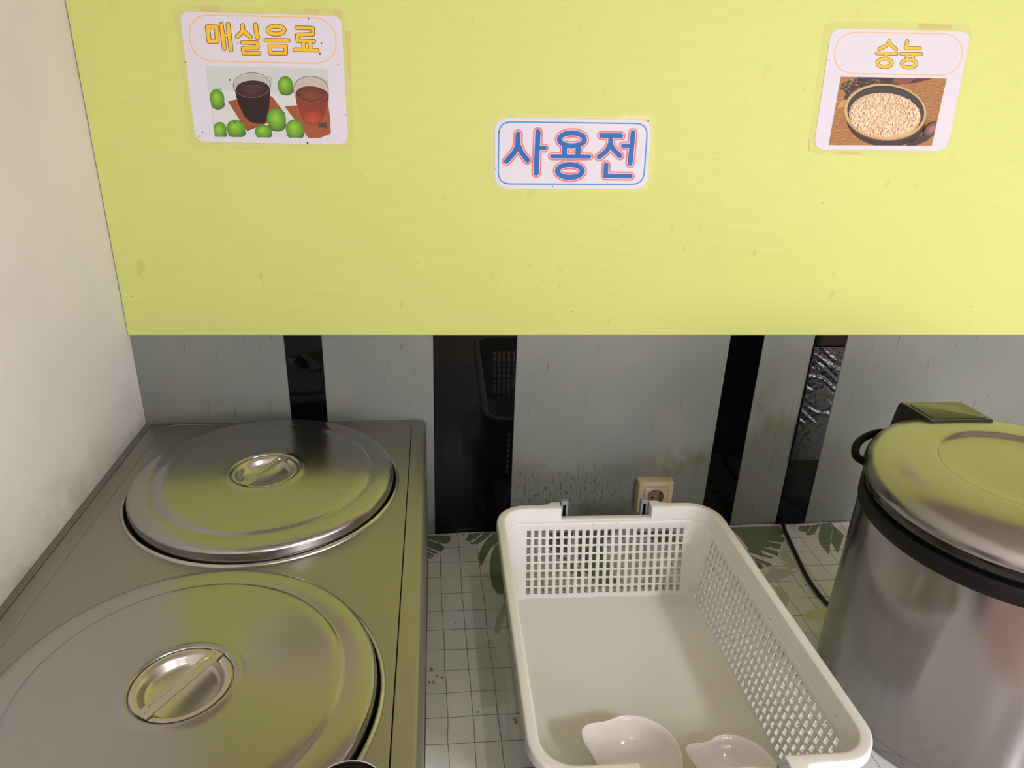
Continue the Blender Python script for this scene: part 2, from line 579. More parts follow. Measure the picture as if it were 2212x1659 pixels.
# ceiling lamps (out of the frame; the second and third are added fill)
for i, (x, y, sx, sy, st, col) in enumerate(LAMPS):
    e = empty('ceiling_light', (x, y, CEIL), ['white ceiling light panel right of and behind the viewer, nearest the middle',
              'unseen added fill light panel on the ceiling behind the viewer on the left', 'unseen added fill light panel far right at the back of the room'][i], 'ceiling light', 'ceiling lights')
    box('frame', (x - sx / 2 - 0.012, y - sy / 2 - 0.012, CEIL - 0.022), (x + sx / 2 + 0.012, y + sy / 2 + 0.012, CEIL), M_CEIL, e, 0.003, 1)
    box('diffuser', (x - sx / 2, y - sy / 2, CEIL - 0.026), (x + sx / 2, y + sy / 2, CEIL - 0.0222), m_lamp(i, col, st), e)

cab = empty('added_cabinet', (0.17, -1.47, FLOOR), 'unseen dark low cabinet added for its reflection, by the white wall behind the viewer', 'cabinet')  # unseen, added to put a dark reflected stripe on the rice warmer
box('carcass', (0.004, -1.72, FLOOR), (0.300, -1.215, 0.10), M_CAB, cab, 0.004, 1)
box('added_door', (0.301, -1.705, FLOOR + 0.05), (0.316, -1.230, 0.08), M_CAB, cab, 0.003, 1)
box('handle', (0.3165, -1.30, -0.10), (0.332, -1.285, 0.02), M_STEEL_CUP, cab, 0.003, 1)

# yellow-green sheet above the tiles
PY = -0.008
panel = tag(box('wall_panel', (0.0015, PY, 0.4500), (2.9, -0.0012, 1.45), M_PANEL, None, 0.0008, 2),
            'long yellow-green ribbed plastic sheet covering the wall above the grey tiles', 'panel')

# counter and cloth
counter = empty('counter', (1.0, -0.47, FLOOR), 'long counter under the checked oilcloth along the tiled wall', 'counter')
box('worktop', (0.001, -0.965, -0.0340), (2.6, -0.001, -0.0008), M_COUNTER, counter, 0.003, 2)
box('base_cabinet', (0.02, -0.93, FLOOR), (2.58, -0.02, -0.0342), M_COUNTER, counter, 0.003, 1)

cloth_root = empty('tablecloth', (1.2, -0.47, 0.0), 'white oilcloth with black check lines and green leaf print on the counter', 'tablecloth')


def cloth_h(x, y):
    # the back hem lifts a little against the tiles
    t = max(0.0, 1 + (y + 0.0015) / 0.02)
    return 0.0008 + t * t * (0.0016 + 0.0014 * math.sin(x * 9.0) + 0.001 * math.sin(x * 31 + 1))


NX, NY = 150, 90
V, Fc = [], []
ysamp = [-0.0020 - 0.958 * ((j / NY) ** 1.6) for j in range(NY + 1)]
for j in range(NY + 1):
    for i in range(NX + 1):
        x = 0.5312 + (2.45 - 0.5312) * i / NX
        V.append((x, ysamp[j] - (0.0012 * math.sin(x * 23) + 0.0012 if j == 0 else 0), cloth_h(x, ysamp[j])))
for j in range(NY):
    for i in range(NX):
        a = j * (NX + 1) + i
        Fc.append((a, a + 1, a + NX + 2, a + NX + 1))
build('cloth_sheet', V, Fc, M_CLOTH, cloth_root)


def flat_poly(name, pts_px, z, mat, parent, dz=0.0):
    P = [on_z(x, y, z) for x, y in pts_px]
    tri = tessellate_polygon([[Vector((p[0], p[1], 0)) for p in P]])
    V, Fc = [], []
    for t in tri:
        b = len(V)
        # split each triangle so that it follows the lifted hem
        A, B, C = (P[k] for k in t)
        n = 5
        idx = {}
        for u in range(n + 1):
            for w in range(n + 1 - u):
                q = A + (B - A) * u / n + (C - A) * w / n
                idx[(u, w)] = len(V)
                V.append((q[0], min(q[1], -0.003), cloth_h(q[0], q[1]) + 0.00035 + dz))
        for u in range(n):
            for w in range(n - u):
                Fc.append((idx[(u, w)], idx[(u + 1, w)], idx[(u, w + 1)]))
                if u + w < n - 1: Fc.append((idx[(u + 1, w)], idx[(u + 1, w + 1)], idx[(u, w + 1)]))
    return build(name, V, Fc, mat, parent, False)


def crop(ox, oy, s, P):
    return [(ox + s * x, oy + s * y) for x, y in P]


L1 = (900, 1080, 0.1085)
L2 = (1480, 1060, 0.17179)
for base, polys in ((L1, [
    [(225, 712), (600, 706), (690, 740), (660, 830), (600, 875), (520, 870), (222, 770)],
    [(222, 790), (330, 830), (460, 870), (555, 940), (540, 985), (500, 1020), (470, 1030), (222, 935)],
    [(222, 962), (310, 1000), (400, 1040), (415, 1065), (395, 1085), (330, 1068), (222, 1010)],
    [(220, 1035), (345, 1100), (330, 1140), (218, 1090)],
    [(218, 1100), (300, 1150), (290, 1175), (216, 1128)],
    [(905, 715), (920, 690), (975, 680), (940, 705)],
    [(975, 795), (1050, 672), (1310, 660), (1180, 760), (1090, 810), (1020, 815)],
    [(1050, 870), (1060, 820), (1112, 858), (1335, 662), (1500, 658), (1340, 800), (1220, 880), (1130, 885)],
    [(1240, 1080), (1300, 920), (1400, 780), (1525, 668), (1640, 665), (1680, 800), (1500, 930), (1370, 1150), (1280, 1335), (1235, 1160)],
    [(1665, 825), (1560, 915), (1490, 1060), (1460, 1250), (1465, 1450), (1480, 1570), (1508, 1710), (1600, 1862), (1716, 1890), (1800, 1700), (1770, 1400), (1720, 1000)],
]), (L2, [
    [(560, 462), (1180, 450), (1215, 600), (1000, 640), (1060, 720), (920, 700), (980, 800), (800, 735), (700, 600)],
    [(560, 460), (1190, 448), (1245, 530), (1230, 552), (1050, 545), (800, 490)],
    [(620, 500), (760, 505), (1000, 556), (1240, 585), (1235, 650), (1100, 640), (880, 592)],
    [(680, 570), (900, 612), (1210, 672), (1195, 740), (1150, 735), (900, 650)],
    [(730, 640), (900, 690), (1180, 770), (1165, 825), (1100, 800), (860, 712)],
    [(780, 730), (870, 760), (1120, 840), (1090, 850), (980, 832), (800, 772)],
    [(815, 805), (900, 850), (1090, 920), (1075, 950), (1030, 945), (880, 872)],
    [(865, 870), (960, 920), (990, 970), (940, 990)],
    [(1350, 435), (1400, 435), (1370, 455)],
    [(1430, 440), (1585, 435), (1540, 520), (1490, 516), (1425, 500)],
    [(1592, 436), (1698, 426), (1620, 550), (1540, 562), (1500, 538), (1548, 522)],
    [(1702, 426), (1830, 404), (1850, 480), (1812, 805), (1690, 660), (1680, 560)],
    [(1855, 500), (1835, 412), (2000, 560), (1920, 790), (1838, 650)],
])):
    for P in polys:
        flat_poly('printed_leaf', crop(*base, P), 0.0011, M_LEAF, cloth_root, -0.00016 if P[0] == (560, 462) else 0.0)
for P in ([(1178, 1152), (1240, 1149), (1225, 1200), (1190, 1190)], [(1246, 1149), (1335, 1146), (1300, 1180), (1335, 1262), (1292, 1268), (1252, 1222)],
          [(1368, 1150), (1452, 1146), (1482, 1180), (1424, 1172)], [(1200, 1196), (1243, 1212), (1262, 1255), (1230, 1235)]):
    flat_poly('printed_leaf', P, 0.0011, M_LEAF, cloth_root)
o = flat_poly('printed_leaf', crop(*L2, [(1480, 1570), (1560, 1510), (1740, 1485), (1790, 1560), (1700, 1645), (1560, 1625)]), 0.0011, M_LEAF_YEL, cloth_root)
o['label'] = 'pale yellow printed leaf'
for P in ([(985, 1085), (1095, 965), (1250, 985), (1410, 1020), (1250, 1095), (1140, 1150), (1040, 1160)],
          [(1110, 1195), (1200, 1215), (1290, 1290), (1310, 1370), (1270, 1490), (1180, 1330)], [(1180, 790), (1240, 700), (1400, 960), (1330, 1000)]):
    o = flat_poly('printed_leaf', crop(*L2, P), 0.0011, M_LEAF_GREY, cloth_root, -0.0001)
    o['label'] = 'pale grey printed leaf'
o = flat_poly('printed_leaf', crop(900, 1130, 0.1808, [(920, 1300), (960, 1120), (1040, 960), (1085, 880), (1100, 1000), (1030, 1160), (990, 1330)]), 0.0011, M_LEAF_GREY, cloth_root, -0.0001)
o['label'] = 'pale grey printed leaf'
o = flat_poly('clear_overlay', [(1013, 1237), (1090, 1236), (1150, 1500), (1170, 1659), (1052, 1659), (1037, 1500)], 0.0013, M_OVERLAY, cloth_root, 0.0003)
o['label'] = 'clear plastic sheet over the cloth'
o = flat_poly('old_tape', [(1028, 1392), (1064, 1381), (1082, 1440), (1090, 1520), (1040, 1530)], 0.0015, M_STICKY, cloth_root, 0.0005)
o['label'] = 'yellowed clear tape'


def blot(cx, cy, r, col, k):
    P = [(cx + r * (0.6 + 0.5 * random.random()) * math.cos(a), cy + r * 0.8 * (0.6 + 0.5 * random.random()) * math.sin(a)) for a in [2 * PI * i / 11 for i in range(11)]]
    flat_poly('stain', P, 0.0013, col, cloth_root, 0.0004 + 0.00001 * k)


M_STAIN = m_film('dried_stain', rgb(160, 126, 74), 0.6, 0.5, 0.2, 200)
for k, (x, y, r) in enumerate([(931, 1447, 6), (943, 1461, 4), (955, 1464, 5), (927, 1474, 4), (936, 1474, 4), (1032, 1538, 4), (1113, 1553, 6), (1114, 1560, 5),
                               (1075, 1466, 2), (998, 1435, 2), (985, 1362, 2), (983, 1346, 2), (1060, 1423, 2), (1790, 1336, 3), (1740, 1264, 2)]):
    blot(x, y, r, M_STAIN, k)

# ------------------------------------------------------------------ laminated signs
class Print:
    def __init__(self, ox, oy, s):
        self.o = (ox, oy, s)
        self.V, self.F, self.C = [], [], []
        self.y0 = PY - 0.00075
        self.clip = None
        self.k = 0          # every mark lies a hair in front of the one before it
        self.step = 2e-6

    def pt(self, x, y, layer):
        ox, oy, s = self.o
        return on_y(ox + s * x, oy + s * y, self.y0 - self.k * 2e-6)

    def _clip(self, P):
        if not self.clip: return P
        for i in range(4):
            a, b = self.clip[i], self.clip[(i + 1) % 4]
            out = []
            side = lambda p: (b[0] - a[0]) * (p[1] - a[1]) - (b[1] - a[1]) * (p[0] - a[0])
            for k in range(len(P)):
                p, q = P[k], P[(k + 1) % len(P)]
                sp, sq = side(p), side(q)
                if sp >= 0: out.append(p)
                if (sp >= 0) != (sq >= 0):
                    t = sp / (sp - sq)
                    out.append((p[0] + t * (q[0] - p[0]), p[1] + t * (q[1] - p[1])))
            P = out
            if len(P) < 3: return []
        return P

    def poly(self, P, col, layer, cols=None):
        P = self._clip(P)
        if len(P) < 3: return
        if self.step: self.k += 1
        b = len(self.V)
        for x, y in P:
            self.V.append(self.pt(x, y, layer)); self.C.append(col)
        for t in tessellate_polygon([[Vector((x, y, 0)) for x, y in P]]):
            self.F.append(tuple(b + k for k in t))

    def fan(self, cx, cy, rx, ry, c_in, c_out, layer, rot=0.0, n=36, off=(0, 0), rings=16):
        """shaded ellipse: printed gradient from c_in (at offset) to c_out"""
        for k in range(rings):
            f = 1 - k / rings
            P = []
            for i in range(n):
                a = 2 * PI * i / n
                ex, ey = rx * f * math.cos(a), ry * f * math.sin(a)
                P.append((cx + ex * math.cos(rot) - ey * math.sin(rot) + off[0] * (1 - f) * rx,
                          cy + ex * math.sin(rot) + ey * math.cos(rot) + off[1] * (1 - f) * ry))
            w = k / max(rings - 1, 1)
            self.poly(P, tuple(c_out[j] * (1 - w) + c_in[j] * w for j in range(4)), layer + k * 0.12)

    def ell(self, cx, cy, rx, ry, col, layer, rot=0.0, n=40):
        self.fan(cx, cy, rx, ry, col, col, layer, rot, n, rings=1)

    def ring(self, cx, cy, rx, ry, w, col, layer, rot=0.0, n=48):
        self.k += 1
        self.step = 0
        for i in range(n):
            Q = []
            for a, d in ((i, -w / 2), (i, w / 2), (i + 1, w / 2), (i + 1, -w / 2)):
                t = 2 * PI * a / n
                ex, ey = (rx + d) * math.cos(t), (ry + d) * math.sin(t)
                Q.append((cx + ex * math.cos(rot) - ey * math.sin(rot), cy + ex * math.sin(rot) + ey * math.cos(rot)))
            self.poly(Q, col, layer)
        self.step = 1

    def stroke(self, path, w, col, layer, closed=False):
        P = list(path) + ([path[0]] if closed else [])
        for (x0, y0), (x1, y1) in zip(P[:-1], P[1:]):
            L = math.hypot(x1 - x0, y1 - y0)
            if L < 1e-6: continue
            nx, ny = -(y1 - y0) / L * w / 2, (x1 - x0) / L * w / 2
            self.poly([(x0 + nx, y0 + ny), (x1 + nx, y1 + ny), (x1 - nx, y1 - ny), (x0 - nx, y0 - ny)], col, layer)
        for x, y in P:
            self.ell(x, y, w / 2, w / 2, col, layer, n=14)

    def glyphs(self, items, passes):
        for dw, col, layer in passes:
            for it in items:
                if it[0] == 'E':
                    _, cx, cy, rx, ry, w = it
                    self.ring(cx, cy, rx, ry, w + dw, col, layer)
                else:
                    self.stroke(it[1], it[0] + dw, col, layer)

    def quad_round(self, Q, r, col, layer, w=None):
        """rounded quadrilateral, filled or as an outline of width w"""
        P = []
        for i in range(4):
            a, b, c = Q[i - 1], Q[i], Q[(i + 1) % 4]
            d1 = Vector((a[0] - b[0], a[1] - b[1])).normalized(); d2 = Vector((c[0] - b[0], c[1] - b[1])).normalized()
            p0 = Vector(b) + d1 * r; p2 = Vector(b) + d2 * r
            for k in range(9):
                t = k / 8
                # quadratic-ish corner pulled towards a circle
                q = p0 * (1 - t) ** 2 + Vector(b) * 2 * t * (1 - t) + p2 * t * t
                P.append((q.x, q.y))
        if w is None:
            self.poly(P, col, layer)
        else:
            self.stroke(P, w, col, layer, True)
        return P

    def make(self, name, parent):
        me = bpy.data.meshes.new(name)
        me.from_pydata([tuple(v) for v in self.V], [], self.F)
        ca = me.color_attributes.new('Col', 'FLOAT_COLOR', 'POINT')
        ca.data.foreach_set('color', [c for q in self.C for c in q])
        # all faces look into the room
        fl = [p.index for p in me.polygons if p.normal.y > 0]
        if fl:
            bm = bmesh.new(); bm.from_mesh(me); bm.faces.ensure_lookup_table()
            bmesh.ops.reverse_faces(bm, faces=[bm.faces[i] for i in fl])
            bm.to_mesh(me); bm.free()
        return link_mesh(name, me, M_PRINT, parent, False)


def slab(name, outline_px, y_back, y_front, mat, parent):
    """thin plate with thickness, outline in photo pixels laid on the sheet"""
    bm = bmesh.new()
    A = [on_y(x, y, y_back) for x, y in outline_px]
    A = [Vector((p[0], y_back, p[2])) for p in A]
    B = [Vector((p.x, y_front, p.z)) for p in A]
    va = [bm.verts.new(p) for p in A]; vb = [bm.verts.new(p) for p in B]
    n = len(A)
    for k in range(n):
        bm.faces.new((va[k], va[(k + 1) % n], vb[(k + 1) % n], vb[k]))
    bm.faces.new(vb); bm.faces.new(va[::-1])
    return from_bm(name, bm, mat, parent, False)


def outline(Q, r, o):
    p = Print(*o)
    P = p.quad_round(Q, r, (0, 0, 0, 1), 0)
    ox, oy, s = o
    return [(ox + s * x, oy + s * y) for x, y in P]


M_CARD = m_simple('white_card', rgb(210, 206, 214), 0.42, 0, 0.01, 20, Specular_IOR_Level=0.3)


def sign_base(root, o, card, cr, pouch, pr):
    slab('laminate_film', outline(pouch, pr, o), PY - 0.0001, PY - 0.0004, M_POUCH, root)
    slab('card', outline(card, cr, o), PY - 0.00045, PY - 0.0007, M_CARD, root)


BLACK = rgb(30, 24, 22)
GOLD, GOLD_LINE = rgb(232, 184, 48), rgb(58, 44, 16)
FRAME = rgb(226, 186, 142)

# --- sign 1: plum drink
O1 = (370, 0, 410 / 2001)
c = on_y(570, 170, PY)
s1 = empty('sign', (c[0], PY, c[2]), 'laminated menu card reading 매실음료 with a photo of green plums and two glasses', 'sign', 'laminated cards on the yellow-green sheet')
sign_base(s1, O1, [(84, 122), (1793, 168), (1866, 1524), (258, 1496)], 120, [(12, 48), (1850, 92), (1942, 1596), (205, 1566)], 130)
p = Print(*O1)
p.quad_round([(165, 153), (1725, 190), (1750, 674), (215, 640)], 260, FRAME, 1, 15)
G = [
    (42, [(380, 282), (478, 285), (484, 436), (400, 436), (380, 282)]),
    (40, [(527, 258), (560, 512)]), (40, [(598, 256), (629, 526)]), (38, [(545, 372), (612, 373)]),
    (40, [(750, 268), (754, 318), (735, 350), (695, 385)]), (40, [(756, 322), (790, 355), (833, 388)]),
    (42, [(888, 264), (907, 394)]),
    (36, [(750, 447), (905, 452), (908, 503), (757, 508), (764, 560), (926, 562)]),
    ('E', 1105, 318, 84, 42, 42), (36, [(995, 424), (1232, 426)]), (36, [(1038, 484), (1206, 487), (1208, 562), (1045, 560), (1038, 484)]),
    (36, [(1320, 292), (1490, 297), (1492, 362), (1328, 368), (1334, 430), (1504, 437)]),
    (36, [(1394, 445), (1397, 515)]), (36, [(1462, 446), (1467, 518)]), (36, [(1302, 523), (1540, 530)]),
]
p.glyphs(G, [(10, GOLD_LINE, 1), (-2, GOLD, 2)])
PQ = [(362, 695), (1645, 722), (1686, 1458), (460, 1442)]
p.clip = PQ
p.poly(PQ, rgb(192, 198, 194), 1)
p.poly([(420, 950), (1650, 1000), (1690, 1460), (450, 1445)], rgb(202, 204, 202), 1.2)
CO, CO2 = rgb(150, 82, 50), rgb(168, 98, 62)
p.poly([(598, 1072), (900, 1010), (1062, 1022), (1198, 1196), (1000, 1302), (800, 1382)], rgb(84, 44, 28), 2)
p.poly([(600, 1066), (900, 1004), (1062, 1016), (1195, 1190), (1000, 1294), (800, 1370)], CO, 2.3)
p.poly([(1195, 1122), (1650, 1080), (1700, 1400), (1560, 1458), (1450, 1462)], CO, 2.3)
p.poly([(1560, 1300), (1640, 1290), (1640, 1350), (1540, 1340)], rgb(70, 62, 44), 2.6)
# dark glass
p.ring(1030, 850, 26, 40, 9, rgb(168, 166, 162), 2.5)
p.poly([(652, 900), (672, 975), (690, 1000), (1040, 985), (1047, 900), (1000, 820), (850, 770), (700, 820)], rgb(178, 174, 170), 2.7)
p.poly([(672, 950), (700, 1080), (770, 1230), (830, 1285), (910, 1306), (985, 1300), (1020, 1240), (1036, 1080), (1046, 940)], rgb(42, 26, 26), 3)
p.poly([(672, 960), (690, 1040), (1036, 1040), (1042, 950)], rgb(42, 26, 26), 3.2)
p.fan(860, 940, 178, 92, rgb(78, 50, 46), rgb(52, 32, 32), 3.6, rings=12, off=(-.1, .2))
for k in range(9):
    p.stroke([(740 + 22 * k, 905 + 9 * (k % 3)), (770 + 22 * k, 900 + 10 * (k % 3))], 5, rgb(96, 70, 66), 4.1)
p.ring(850, 898, 196, 130, 7, rgb(104, 92, 90), 4.4)
# amber glass
p.poly([(1290, 900), (1305, 1020), (1660, 1030), (1660, 860), (1560, 810), (1440, 802), (1340, 836)], rgb(184, 176, 164), 2.7)
p.poly([(1305, 1000), (1320, 1090), (1370, 1220), (1430, 1300), (1500, 1328), (1570, 1300), (1620, 1210), (1660, 1050)], rgb(132, 56, 40), 3)
p.fan(1490, 1240, 110, 80, rgb(186, 78, 60), rgb(140, 58, 42), 3.4, rings=14, off=(0, .3))
p.fan(1488, 1000, 176, 90, rgb(126, 66, 46), rgb(98, 46, 34), 4.0, rings=12, off=(-.1, .2), rot=0.12)
p.ring(1472, 944, 184, 140, 7, rgb(126, 96, 66), 4.6, rot=0.1)
PL_IN, PL_OUT = rgb(140, 196, 64), rgb(78, 128, 34)
for cx, cy, rx, ry, rot in ((483, 1040, 76, 106, -.15), (1202, 900, 80, 98, 0), (682, 1352, 100, 92, .3), (508, 1372, 74, 86, .2), (970, 1385, 90, 70, 0), (1108, 1256, 100, 120, -.3), (1302, 1360, 94, 104, -.3)):
    p.ell(cx + 10, cy + ry * .55, rx * .95, ry * .55, rgb(92, 92, 84), 4.7)
    p.fan(cx, cy, rx, ry, PL_IN, PL_OUT, 5, rot, rings=18, off=(-.15, -.22))
p.clip = None
for x, y, r in ((148, 657, 7), (328, 1396, 7), (291, 1437, 7), (617, 843, 8), (522, 932, 6), (1437, 1507, 9), (1567, 566, 9), (1584, 456, 6), (1447, 196, 6), (1758, 680, 6), (672, 1291, 6), (1838, 1212, 5), (698, 194, 4), (700, 456, 5)):
    p.ell(x, y, r, r * 1.3, BLACK, 7, n=8)
p.make('print', s1)
for Q in ([(285, 62), (530, 66), (530, 128), (300, 118)], [(1700, 98), (1800, 130), (1800, 190), (1705, 160)], [(1835, 330), (1895, 330), (1900, 860), (1870, 860)], [(1390, 96), (1560, 98), (1555, 150), (1395, 145)]):
    slab('tape', outline(Q, 6, O1), PY - 0.00005, PY - 0.00009, M_TAPE, s1)

# --- sign 2: before use
O2 = (1040, 230, 400 / 2212)
c = on_y(1237, 332, PY)
s2 = empty('sign', (c[0], PY, c[2]), 'small laminated card reading 사용전 in blue letters with a blue frame', 'sign', 'laminated cards on the yellow-green sheet')
sign_base(s2, O2, [(158, 136), (2034, 156), (1974, 984), (158, 980)], 170, [(96, 92), (2086, 112), (2032, 1024), (92, 1012)], 190)
p = Print(*O2)
p.quad_round([(210, 183), (1988, 206), (1934, 932), (198, 924)], 150, rgb(62, 140, 200), 1, 17)
G = [
    (62, [(438, 330), (434, 455), (400, 540), (300, 655)]), (62, [(436, 455), (475, 545), (550, 642)]),
    (64, [(675, 304), (655, 796)]), (56, [(685, 495), (753, 496)]),
    ('E', 1081, 394, 149, 78, 64), (62, [(993, 480), (992, 590)]), (62, [(1155, 480), (1152, 590)]), (50, [(843, 595), (1290, 597)]),
    ('E', 1057, 771, 148, 76, 64),
    (58, [(1433, 348), (1668, 349)]), (60, [(1546, 352), (1541, 450), (1500, 525), (1405, 604)]), (60, [(1543, 455), (1585, 525), (1655, 590)]),
    (60, [(1812, 312), (1775, 682)]), (52, [(1693, 468), (1790, 468)]),
    (58, [(1490, 694), (1482, 829), (1778, 832)]),
]
p.glyphs(G, [(56, rgb(226, 158, 158), 2), (44, rgb(214, 108, 112), 3), (14, rgb(226, 216, 226), 4), (0, rgb(16, 94, 166), 5)])
for x, y, r in ((1995, 172, 9), (305, 203, 8), (210, 302, 7), (848, 959, 8), (463, 489, 6), (168, 740, 5)):
    p.ell(x, y, r, r * 1.2, BLACK, 7, n=8)
p.make('print', s2)
for Q in ([(1650, 108), (1750, 108), (1745, 150), (1650, 148)], [(1780, 108), (2000, 114), (1990, 160), (1775, 152)]):
    slab('tape', outline(Q, 6, O2), PY - 0.00005, PY - 0.00009, M_TAPE, s2)

# --- sign 3: scorched-rice water
O3 = (1730, 30, 400 / 2074)
c = on_y(1930, 190, PY)
s3 = empty('sign', (c[0], PY, c[2]), 'laminated menu card reading 숭늉 with a photo of a bowl of rice porridge', 'sign', 'laminated cards on the yellow-green sheet')
sign_base(s3, O3, [(340, 162), (1908, 200), (1632, 1534), (140, 1516)], 130, [(262, 78), (1936, 118), (1676, 1602), (72, 1580)], 130)
p = Print(*O3)
p.quad_round([(398, 200), (1830, 228), (1782, 692), (358, 664)], 250, FRAME, 1, 15)
G = [
    (34, [(990, 298), (985, 330), (940, 365), (878, 394)]), (34, [(990, 330), (1030, 365), (1066, 396)]),
    (32, [(848, 442), (1072, 447)]), (32, [(954, 452), (951, 492)]), ('E', 938, 549, 80, 44, 36),
    (34, [(1192, 305), (1174, 384), (1334, 386)]), (32, [(1125, 448), (1347, 450)]),
    (30, [(1188, 455), (1184, 500)]), (30, [(1262, 456), (1258, 502)]), ('E', 1211, 556, 80, 44, 36),
]
p.glyphs(G, [(9, GOLD_LINE, 1), (-2, GOLD, 2)])
PQ = [(448, 704), (1634, 724), (1466, 1478), (312, 1470)]
p.clip = PQ
p.poly(PQ, rgb(164, 114, 62), 1)
# burlap weave
p.k += 1; p.step = 0
for j in range(44):
    for i in range(70):
        x = 300 + i * 20 + (j % 2) * 10
        y = 700 + j * 18 - i * 2.2
        k = random.random()
        p.poly([(x, y), (x + 11, y + 4), (x + 9, y + 10), (x - 2, y + 6)], rgb(104 + 30 * k, 68 + 20 * k, 34 + 10 * k), 1.4)
        if k > .6: p.poly([(x + 10, y + 2), (x + 18, y + 2), (x + 17, y + 8), (x + 10, y + 8)], rgb(214, 164, 104), 1.4)
p.step = 1
p.poly([(448, 980), (560, 940), (620, 980), (480, 1040), (400, 1060)], rgb(196, 146, 86), 1.6)
# cone and dark cloth at the back
p.poly([(640, 704), (1480, 724), (1300, 770), (1100, 790), (760, 860), (560, 970), (480, 960), (520, 830)], rgb(62, 44, 36), 1.8)
p.poly([(1040, 715), (1300, 720), (1180, 790), (1030, 770)], rgb(128, 76, 46), 1.9)
p.poly([(1290, 722), (1440, 725), (1300, 770)], rgb(108, 34, 30), 1.95)
for k in range(70):
    a = random.random()
    x, y = 480 + 420 * random.random(), 720 + 200 * random.random()
    if (x - 470) * .55 + (y - 720) > 300: continue
    p.fan(x, y, 30 + 16 * a, 15 + 8 * a, rgb(110 + 40 * a, 84 + 30 * a, 66 + 20 * a), rgb(44, 32, 26), 2 + .004 * k, rot=random.uniform(-.6, .6), n=12, rings=4, off=(0, -.4))
# bowl
p.ell(955, 1190, 445, 300, rgb(58, 36, 26), 2.5, rot=.06)
p.ell(945, 1102, 468, 322, rgb(128, 96, 58), 3, rot=.08)
p.ell(945, 1096, 462, 314, rgb(192, 160, 106), 3.3, rot=.08)
p.ell(950, 1092, 432, 288, rgb(46, 42, 40), 3.6, rot=.08)
p.ell(948, 1095, 424, 278, rgb(60, 54, 50), 3.8, rot=.08)
p.fan(940, 1136, 402, 252, rgb(232, 206, 170), rgb(206, 168, 130), 4, rot=.08, rings=14)
for k in range(1100):
    a, rr = random.random() * 2 * PI, math.sqrt(random.random())
    x, y = 940 + 385 * rr * math.cos(a), 1136 + 236 * rr * math.sin(a)
    f = random.random()
    cc = rgb(236, 214, 182) if f < .5 else (rgb(224, 192, 154) if f < .9 else rgb(208, 160, 120))
    p.ell(x, y, 9 + 10 * random.random(), 6 + 5 * random.random(), cc, 4.6 + .001 * k, rot=random.random() * PI, n=7)
# spoon
p.poly([(1180, 1478), (1300, 1400), (1420, 1330), (1480, 1360), (1400, 1430), (1280, 1480)], rgb(64, 48, 48), 5.4)
p.fan(1470, 1290, 110, 66, rgb(172, 116, 104), rgb(72, 50, 48), 5.5, rot=-.7, rings=14)
p.clip = None
p.ell(322, 522, 4, 6, BLACK, 7, n=8)
p.make('print', s3)
for Q in ([(430, 1535), (660, 1540), (660, 1580), (425, 1570)], [(1310, 105), (1700, 122), (1690, 180), (1305, 165)], [(85, 1400), (105, 1400), (100, 1540), (80, 1540)]):
    slab('tape', outline(Q, 6, O3), PY - 0.00005, PY - 0.00009, M_TAPE, s3)

# ------------------------------------------------------------------ crinkled clear tape on the last black strip
bm = bmesh.new()
nx_, nz_ = 30, 170
grid = []
for j in range(nz_ + 1):
    for i in range(nx_ + 1):
        u, z = 0.0655 * i / nx_, 0.165 + (0.4235 - 0.165) * j / nz_
        act = math.exp(-((z - 0.365) / 0.040) ** 2) + 0.9 * math.exp(-((z - 0.276) / 0.016) ** 2) + 0.03
        ph = z + u * 0.45 + 0.006 * math.sin(u * 95 + z * 40)
        w = math.sin(ph * 2 * PI / 0.0215) + 0.55 * math.sin(ph * 2 * PI / 0.0124 + 1.7 + u * 60) + 0.35 * math.sin((z - u * 0.5) * 2 * PI / 0.016)
        grid.append(bm.verts.new((1.3000 + u, -0.0040 + 0.00105 * act * w, z)))
for j in range(nz_):
    for i in range(nx_):
        a = j * (nx_ + 1) + i
        bm.faces.new((grid[a], grid[a + 1], grid[a + nx_ + 2], grid[a + nx_ + 1]))
o = from_bm('clear_tape', bm, M_CRINKLE)
mod = o.modifiers.new('thickness', 'SOLIDIFY'); mod.thickness = 0.0003
tag(o, 'crinkled shiny clear tape stuck on the rightmost black strip', 'tape')

# ------------------------------------------------------------------ wall socket
sk = empty('wall_socket', (1.0085, -0.0005, 0.0903), 'yellowed square surface-mounted wall socket on grey tile behind the ivory basket', 'socket')
x0, x1, z0, z1, yf = 0.9712, 1.0457, 0.0530, 0.1275, -0.0205
bm = bmesh.new()
L_back = [(x, -0.0006, z) for x, z in rrect((x0 + x1) / 2, (z0 + z1) / 2, (x1 - x0) / 2 + 0.0006, (z1 - z0) / 2 + 0.0006, 0.002, 4)]
def fr(inset, y, r): return [(x, y, z) for x, z in rrect((x0 + x1) / 2, (z0 + z1) / 2, (x1 - x0) / 2 - inset, (z1 - z0) / 2 - inset, r, 4)]
loft(bm, [L_back, fr(0, yf + 0.002, 0.002), fr(0.0006, yf + 0.0005, 0.002), fr(0.0015, yf, 0.002), fr(0.0100, yf, 0.003), fr(0.0105, yf + 0.0012, 0.003), fr(0.0125, yf + 0.0012, 0.003)], True, True, False)
from_bm('housing', bm, M_SOCKET, sk)
bm = bmesh.new()
cxs, czs, rs = (x0 + x1) / 2 - 0.0005, (z0 + z1) / 2, 0.0190
n = 44
sq = fr(0.0130, yf - 0.0004, 0.0025)
